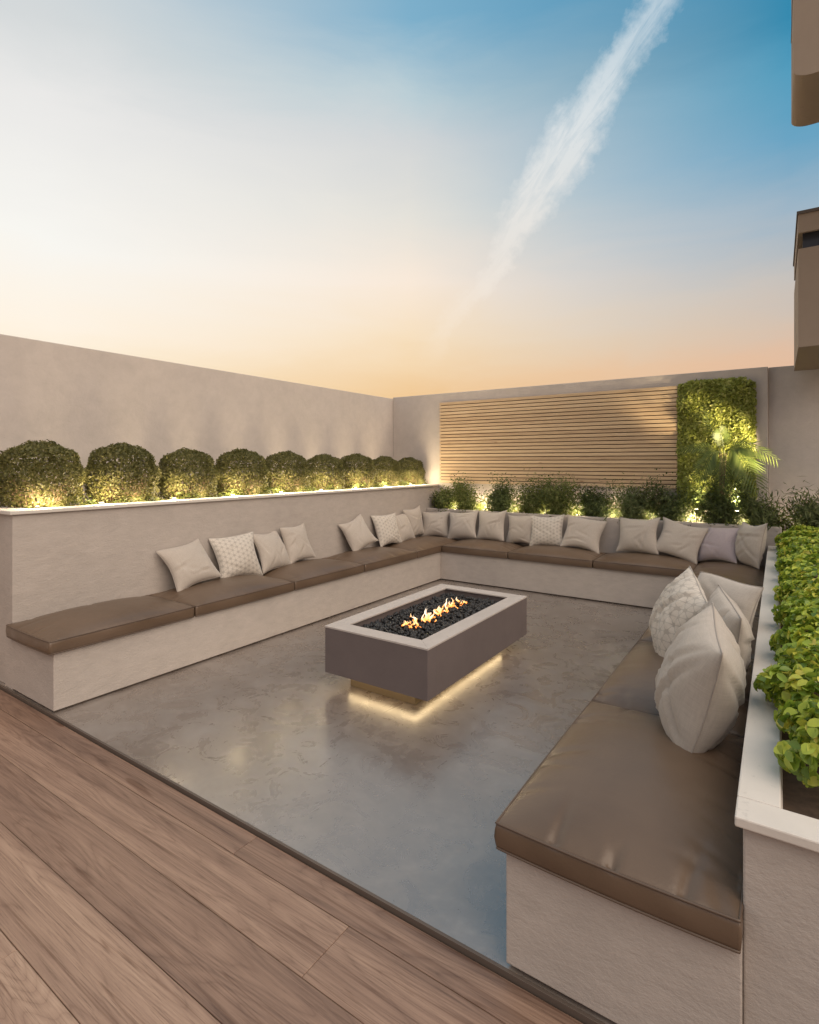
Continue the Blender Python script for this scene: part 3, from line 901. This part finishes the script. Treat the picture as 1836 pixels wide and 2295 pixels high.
# ------------------------------------------------------------------ ball shrubs
def ball_crown(rad, n, seed):
    g = np.random.default_rng(seed)
    d = unit(g.normal(0, 1, (n, 3)))
    lump = 1 + .05 * np.sin(d[:, :1] * 9 + seed) * np.sin(d[:, 1:2] * 8) + .04 * np.sin(d[:, 2:3] * 11 + 1)
    rr = rad * lump * (1 - np.abs(g.normal(0, .085, (n, 1))))
    low = np.clip((-d[:, 2:3] - .15) / .7, 0, 1)          # the clipped top is dense, the foot open and ragged
    keep = (g.uniform(0, 1, (n, 1)) > low * .55)[:, 0]
    pos = d * rr * np.array([1, 1, .98])
    hr = np.hypot(pos[:, 0], pos[:, 1])[:, None]
    skirt = np.where(d[:, 2:3] < -.1, np.maximum(1, rad * g.uniform(.45, .98, (n, 1)) / np.maximum(hr, .02)), 1)
    pos[:, :2] *= np.minimum(skirt, 3)
    pos += g.normal(0, .012, (n, 3)) * (low + .15)
    return leafcloud(pos[keep], d[keep], .024, .016, .75, .3)
def twigs(rad, n, seed):
    r = random.Random(seed)
    parts = []
    for k in range(n):
        a = r.uniform(0, 6.28)
        p0 = Vector((math.cos(a) * rad * r.uniform(0, .35), math.sin(a) * rad * r.uniform(0, .35), -rad * .98))
        a2 = a + r.uniform(-.7, .7)
        rr = rad * r.uniform(.5, .93)
        el = r.uniform(-.75, .1)
        p2 = Vector((math.cos(a2) * rr * math.cos(el), math.sin(a2) * rr * math.cos(el), rr * math.sin(el)))
        p1 = (p0 + p2) / 2 + Vector((r.uniform(-.03, .03), r.uniform(-.03, .03), -.03))
        parts.append(tube([p0, p1, p2], [.004, .003, .0012], 4))
    return join(parts)
crown_meshes, twig_meshes = [], []
for s in range(3):
    V, Q, T = ball_crown(.275, 11000, 50 + s)
    me = npmesh('crown', V, Q, T); me.materials.append(MATS['ball_leaf']); crown_meshes.append(me)
    v, f = twigs(.275, 230, 60 + s); me = rawmesh('twigs', v, f); me.materials.append(MATS['twig']); twig_meshes.append(me)
ordn = ['first', 'second', 'third', 'fourth', 'fifth', 'sixth', 'seventh', 'eighth', 'ninth']
for k, y in enumerate(by):
    lb = f'{ordn[k]} clipped ball shrub from the deck end of the high planter' if k < 8 else 'last clipped ball shrub, in the corner beside the slat screen wall'
    sh = empty('ball_shrub', (-4.56, y, 1.11), lb, 'shrub', 'clipped ball shrubs in a row')
    sc_ = 1.03 - .018 * k + .025 * math.sin(k * 2.3)
    for nm, me in (('crown', crown_meshes[k % 3]), ('twigs', twig_meshes[k % 3])):
        c = obj(nm, me, None, sh, (0, 0, .272 * sc_))
        c.rotation_euler = (0, 0, k * 1.37); c.scale = (sc_,) * 3
        if nm == 'twigs': c['kind'] = 'stuff'

# ------------------------------------------------------------------ back planter shrubs
def shrub(x, y, z, rx_, rz_, n, mat, label, seed, leaf=(.034, .017), narrow=False):
    g = np.random.default_rng(seed)
    sh = empty('leafy_shrub', (x, y, z), label, 'shrub', 'mixed shrubs below the slat screen')
    r = random.Random(seed)
    parts, tips = [], []
    for k in range(16):
        a = r.uniform(0, 6.28); sp = r.uniform(.2, 1)
        tip = Vector((math.cos(a) * rx_ * sp, math.sin(a) * min(rx_, .15) * sp, rz_ * r.uniform(.3, 1.0)))
        mid_ = tip * .5 + Vector((r.uniform(-.03, .03), r.uniform(-.02, .02), .03))
        parts.append(tube([(0, 0, 0), mid_ * .6, mid_, tip], [.006, .0045, .0035, .0015], 5)); tips += [tip, mid_ * 1.15, tip * .82, mid_ * .8]
    v, f = join(parts)
    obj('stems', rawmesh('stems', v, f), 'dark_stem', sh)
    tp = np.array(tips)
    pos = tp[g.integers(0, len(tp), n)] + g.normal(0, 1, (n, 3)) * np.array([rx_ * .27, .05, rz_ * .19])
    pos[:, 2] = np.clip(pos[:, 2], .015, None)
    pos[:, 1] = np.clip(pos[:, 1], -.2, max(.02, 6.815 - y))
    nn = unit(pos - np.array([0, 0, rz_ * .4])) + np.array([0, -.3, .4])
    up = unit(pos * np.array([1, 1, .6]) + np.array([0, 0, .05])) if narrow else None
    V, Q, T = leafcloud(pos, nn, leaf[0], leaf[1], .6, .25, up)
    obj('crown', npmesh('crown', V, Q, T), mat, sh)
    return sh
SH = [(-3.95, .12, .26, 'shrub_leaf', 'small ragged shrub filling the corner beside the ball shrub planter', 0),
      (-3.62, .20, .36, 'shrub_leaf', 'dense green shrub under the left end of the slat screen', 0),
      (-3.12, .19, .37, 'dark_shrub_leaf', 'airy upright shrub second along the slat screen', 0),
      (-2.66, .20, .38, 'shrub_leaf', 'bushy light green shrub third along the slat screen', 0),
      (-2.30, .18, .36, 'shrub_leaf', 'feathery olive shrub fourth along the slat screen', 1),
      (-1.82, .21, .32, 'dark_shrub_leaf', 'dark loose shrub with drooping leaves fifth along the slat screen', 1),
      (-1.42, .22, .34, 'bamboo_leaf', 'spreading bluish shrub with long narrow leaves sixth along the slat screen', 1),
      (-1.02, .20, .38, 'dark_shrub_leaf', 'dark bush under the right end of the slat screen', 0),
      (-.52, .30, .56, 'dark_shrub_leaf', 'tall dark bush under the palm fronds', 0)]
for k, (x, a, c, mtn, lb, nar) in enumerate(SH):
    shrub(x, 6.755 if k < 8 else 6.72, .795, a * 1.25, c * (1.15 if k < 8 else 1.0), 4200 if k < 8 else 5000, mtn, lb, 200 + k, (.055, .013) if nar else (.034, .018), bool(nar))
shrub(-.12, 6.72, .795, .26, .33, 1500, 'bamboo_leaf', 'bamboo like plant with thin pale leaves spilling over the corner pillow', 220, (.095, .012), True)
shrub(.24, 6.74, .795, .24, .40, 1700, 'bamboo_leaf', 'bamboo like plant with thin leaves at the far end of the hedge', 221, (.09, .012), True)

# low ground cover that the spotlights shine through
def ground_cover(x0, x1, y0, y1, z, h, n, mat, label, leaf):
    cx_, cy_ = (x0 + x1) / 2, (y0 + y1) / 2
    pos = np.stack([rng.uniform(x0, x1, n) - cx_, rng.uniform(y0, y1, n) - cy_, np.zeros(n)], 1)
    mound = .45 + .55 * np.clip(np.sin((pos[:, 0] + pos[:, 1]) * 13) * .6 + np.sin((pos[:, 0] - pos[:, 1]) * 29 + 1) * .4 + .4, 0, 1)
    pos[:, 2] = rng.uniform(0, 1, n) ** .8 * h * mound + .005
    V, Q, T = leafcloud(pos, np.tile([0, -.2, 1.], (n, 1)), leaf[0], leaf[1], .9, .25)
    o = obj('ground_cover', npmesh('ground_cover', V, Q, T), mat, None, (cx_, cy_, z))
    tag(o, label, 'ground cover', kind='stuff')
ground_cover(-4.46, XLP - .13, 1.66, YW - .02, 1.11, .13, 5200, 'shrub_leaf', 'low leafy ground cover at the feet of the ball shrubs', (.03, .018))
ground_cover(XLP + .02, .4, YBP + .09, YW - .06, .80, .27, 9500, 'shrub_leaf', 'low leafy ground cover between the shrubs below the slat screen', (.034, .017))

# ------------------------------------------------------------------ living wall panel and palm
lwx0, lwx1, lwz0, lwz1 = -.955, -.20, .98, 2.42
lv = empty('living_wall', ((lwx0 + lwx1) / 2, YW, lwz0), 'upright panel of dense yellow green foliage beside the slat screen', 'green wall')
box('backing_panel', lwx0 + .06, lwx1 - .06, YW - .03, YW - .001, lwz0 + .03, lwz1 - .05, 'panel_backing', lv, .005)
n = 11000
px = rng.uniform(lwx0, lwx1, n); pz = rng.uniform(lwz0, lwz1, n)
ex = np.minimum(px - lwx0, lwx1 - px); ez = np.minimum(pz - lwz0, lwz1 - pz)
rc = .13
cxr = np.clip(rc - ex, 0, None); czr = np.clip(rc - ez, 0, None)
inside = np.hypot(cxr, czr) < rc * (1 + .10 * np.sin(px * 31) * np.sin(pz * 27)) + .004
dep = .03 + .075 * np.clip(np.minimum(ex, ez) / .12, 0, 1) ** .5 + .022 * np.sin(px * 17 + 1) * np.sin(pz * 14)
pos = np.stack([px - (lwx0 + lwx1) / 2, -dep * rng.uniform(.45, 1.0, n) ** .5, pz - lwz0], 1)[inside]
V, Q, T = leafcloud(pos, np.tile([0, -1, .35], (len(pos), 1)), .05, .028, .8, .3)
fo = obj('foliage', npmesh('foliage', V, Q, T), 'wall_leaf', lv)
fo['kind'] = 'stuff'

pal = empty('palm_plant', (-.52, 6.74, .80), 'small palm with arching feathery fronds in front of the green panel', 'palm')
def frond(pts, leaf_len, nl, droop, seed):
    """arching stalk with narrow leaflets on both sides"""
    r = random.Random(seed)
    P = [Vector(p) for p in pts]
    def at(s):           # quadratic curve
        return P[0] * (1 - s) ** 2 + P[1] * 2 * s * (1 - s) + P[2] * s * s
    parts = [tube([at(i / 10) for i in range(11)], [.006 * (1 - i / 12) + .001 for i in range(11)], 5)]
    v, f = [], []
    for k in range(nl):
        s = .22 + .78 * k / (nl - 1)
        c = at(s); tg = (at(min(1, s + .02)) - at(s - .02)).normalized()
        side = tg.cross(Vector((0, -.75, .65))).normalized()
        nrm = side.cross(tg)
        ll = leaf_len * (math.sin(math.pi * (.12 + .8 * s)) ** .6) * r.uniform(.88, 1.08)
        for sg in (-1, 1):
            d = (side * sg * .8 + tg * (.45 + .4 * s) + nrm * .15).normalized()
            q0 = c; q1 = c + d * ll * .5 + Vector((0, 0, -droop * .02)); q2 = c + d * ll + Vector((0, 0, -droop * .075 * (1 + r.uniform(-.3, .3))))
            w_ = tg * ll * .085
            o = len(v)
            v += [q0 - w_ * .3, q0 + w_ * .3, q1 + w_, q2, q1 - w_]
            f += [(o, o + 1, o + 2, o + 4), (o + 2, o + 3, o + 4)]
    parts.append((v, f))
    return join(parts)
base_l = Vector((0, 0, .55))
FR = [((.06, -.06, .80), (.14, -.14, .96), (.36, -.24, .44), .22, 20, .8),
      ((.06, -.03, .80), (.16, -.08, .98), (.50, -.14, .74), .17, 18, .6),
      ((.02, -.05, .80), (-.06, -.12, .90), (-.20, -.2, .50), .17, 17, .8),
      ((.0, -.03, .80), (-.12, -.06, .92), (-.40, -.1, .84), .11, 14, .4),
      ((.04, 0, .80), (.03, -.05, .98), (.0, -.12, 1.06), .12, 14, .2),
      ((.0, 0, .85), (-.10, -.05, 1.1), (-.15, -.12, 1.34), .08, 12, .1),
      ((.04, -.08, .78), (.06, -.16, .80), (.04, -.26, .44), .13, 13, .8)]
stem_parts = []
for k, (p0, p1, p2, ll, nl, dr) in enumerate(FR):
    v, f = frond((p0, p1, p2), ll, nl, dr, 300 + k)
    obj('frond', rawmesh('frond', v, f), 'palm_leaf', pal)
    stem_parts.append(tube([(p0[0] * .3, p0[1] * .3, 0), (p0[0] * .6, p0[1] * .6, .45), p0], [.008, .007, .006], 6))
v, f = join(stem_parts)
obj('stem', rawmesh('stem', v, f), 'dark_stem', pal)

# ------------------------------------------------------------------ hedge in the low planter
def hedge_points(y0, y1, n, g, near):
    """points and outward normals on a lumpy loaf-shaped hedge"""
    y = g.uniform(y0, y1, n)
    th = g.uniform(-.55, math.pi + .2, n)           # from low on the pit side over the top
    e = np.clip(np.minimum(y - y0, y1 - y) / .14, 0, 1) ** .5
    lump = 1 + .13 * np.sin(y * 11 + np.cos(th) * 2) + .10 * np.sin(y * 23 + th * 5)
    ax, az_ = (.268 if near else .238) * lump * (.6 + .4 * e), .145 * lump * (.45 + .55 * e)
    dep = 1 - np.abs(g.normal(0, .13, n))
    x = .262 - np.cos(th) * ax * dep
    z = .735 + np.sin(th) * az_ * dep
    nx, nz = -np.cos(th), np.sin(th) + .35
    end = np.where(y - y0 < .16, -1.0, 0) * (1 - e) + np.where(y1 - y < .16, 1.0, 0) * (1 - e)
    return np.stack([x, y, np.maximum(z, .62)], 1), unit(np.stack([nx, end, nz], 1))
spans = [(1.70, 2.62), (2.58, 3.5), (3.46, 4.5), (4.46, 5.5), (5.46, 6.55)]
hl = ['bright green hedge shrub beside bare soil at the deck end of the low planter', 'second bright green hedge shrub from the deck in the low planter',
      'third bright green hedge shrub from the deck in the low planter', 'fourth bright green hedge shrub from the deck in the low planter',
      'last bright green hedge shrub, touching the bamboo like plants']
one = leafcloud(np.zeros((1, 3)), np.array([[0, 0, 1.]]), .05, .036, 0, .22, np.array([[0, 1., 0]]), True)
leaf_meshes = []
for k in range(3):
    V, Q, T = leafcloud(np.zeros((1, 3)), np.array([[0, 0, 1.]]), .041, .029, 0, (.14, .24, .34)[k], np.array([[0, 1., 0]]), True)
    me = npmesh('leaf', V, Q, T); me.materials.append(MATS['hedge_leaf']); leaf_meshes.append(me)
camv = np.array([0, 0, CAMZ])
for k, (a, c) in enumerate(spans):
    g = np.random.default_rng(500 + k)
    hd = empty('hedge_shrub', (.245, (a + c) / 2, .60), hl[k], 'hedge', 'hedge shrubs in the low planter')
    org = np.array([.245, (a + c) / 2, .60])
    n = [2900, 3500, 4000, 4200, 4400][k]
    pos, nn = hedge_points(a, c, n, g, k == 0)
    if k == 0:
        # the leaves that show largest from the deck side, one object each
        key = np.linalg.norm(pos - camv, axis=1) + .8 * np.clip(pos[:, 0] - .17, 0, 1)
        order = np.argsort(key)
        for i in order[:300]:
            nv = Vector(nn[i]) + Vector(g.normal(0, .38, 3))
            o = obj('leaf', leaf_meshes[int(g.integers(0, 3))], None, hd, pos[i] - org)
            q = nv.to_track_quat('Z', 'Y').to_matrix() @ Matrix.Rotation(g.uniform(0, 6.28), 3, 'Z')
            o.rotation_euler = q.to_euler(); s_ = g.uniform(.7, 1.15); o.scale = (s_,) * 3
        pos, nn = pos[order[300:]], nn[order[300:]]
    V, Q, T = leafcloud(pos - org, nn, .038 if k else .040, .026 if k else .028, .48, .26, None, True)
    fo = obj('foliage', npmesh('foliage', V, Q, T), 'hedge_leaf', hd)
    fo['kind'] = 'stuff'
    r = random.Random(k)
    parts = []
    for _ in range(26):
        x, y = r.uniform(-.12, .14), r.uniform(-(c - a) / 2 + .12, (c - a) / 2 - .12)
        parts.append(tube([(x * .7, y, 0), (x, y + r.uniform(-.03, .03), .08), (x * 1.5, y + r.uniform(-.06, .06), .19)], [.006, .004, .002], 5))
    v, f = join(parts)
    obj('stems', rawmesh('stems', v, f), 'dark_stem', hd)
for x, y in ((.40, 6.32), (.46, 6.05)):  # added lamps just out of view, put in to brighten the green panel
    spotlight((x, y, .605), 260, 'added out of view spotlight on a tall stake brightening the green leaf panel', 'added spotlights brightening the green panel', aim=(-.63, 6.9, 1.85))
for y in (2.62, 3.5, 4.5, 5.5):
    spotlight((.27, y, .605), .5, 'small black garden spotlight hidden at the foot of the hedge', 'spotlights under the hedge', (1, .85, .55))

# ------------------------------------------------------------------ neighbouring house on the right
hs = empty('house', (1.4, 4.5, 0), 'brown rendered house with projecting upper boxes above the hedge end of the terrace', 'house')
box('facade', .58, 4.2, YW + .30, 9.4, -.1, 5.7, 'house_render', hs, .01)
def prism(name, poly, ax, lo, hi, mat, bev=.004):
    """polygon in the XZ plane, extruded along Y from lo to hi"""
    bm = bmesh.new()
    a = [bm.verts.new((x - hs.location.x, lo - hs.location.y, z)) for x, z in poly]
    c = [bm.verts.new((x - hs.location.x, hi - hs.location.y, z)) for x, z in poly]
    bm.faces.new(a); bm.faces.new(c[::-1])
    for k in range(len(poly)):
        k2 = (k + 1) % len(poly)
        bm.faces.new((a[k], c[k], c[k2], a[k2]))
    bmesh.ops.recalc_face_normals(bm, faces=bm.faces[:])
    me = bpy.data.meshes.new(name); bm.to_mesh(me); bm.free()
    return obj(name, me, mat, hs)
# lower projecting box with a dark window slot
XB = 1.2
YH = YW + .301
prism('projecting_box', [(.135, 2.44), (.60, 2.44), (.60, 3.24), (.135, 3.24)], 0, 5.45, YW - .07, 'house_render')
prism('projecting_box', [(.135, 3.37), (.60, 3.37), (.60, 3.52), (.135, 3.52)], 0, 5.45, YW - .07, 'house_render')
prism('projecting_box', [(.52, 2.55), (.70, 2.55), (.70, 3.51), (.52, 3.51)], 0, YW - .30, YH, 'house_render')
prism('window_slot', [(.165, 3.24), (.57, 3.24), (.57, 3.37), (.165, 3.37)], 0, 5.48, YW - .10, 'window_glass')
# upper projecting slab with a rounded lower corner
arc = [(.075 + .10 - .10 * math.cos(a), 3.80 + .05 - .05 * math.sin(a)) for a in [i * math.pi / 16 for i in range(9)]]
prism('projecting_slab', arc + [(XB, 3.80), (XB, 4.8), (.075, 4.8)], 0, 4.0, 4.6, 'house_render')
prism('roof_flashing', [(.125, 3.52), (.61, 3.52), (.61, 3.545), (.125, 3.545)], 0, 5.44, YW - .06, 'dark_trim')
for y in (5.9, 6.4):
    prism('window_bar', [(.150, 3.241), (.164, 3.241), (.164, 3.369), (.150, 3.369)], 0, y, y + .03, 'black_metal')
prism('connecting_arm', [(.55, 4.2), (1.2, 4.2), (1.2, 4.75), (.55, 4.75)], 0, 4.599, YH, 'house_render')
for z in (4.4,):
    prism('joint_strip', [(.072, z), (.076, z), (.076, z + .012), (.072, z + .012)], 0, 4.0, 4.6, 'dark_trim')
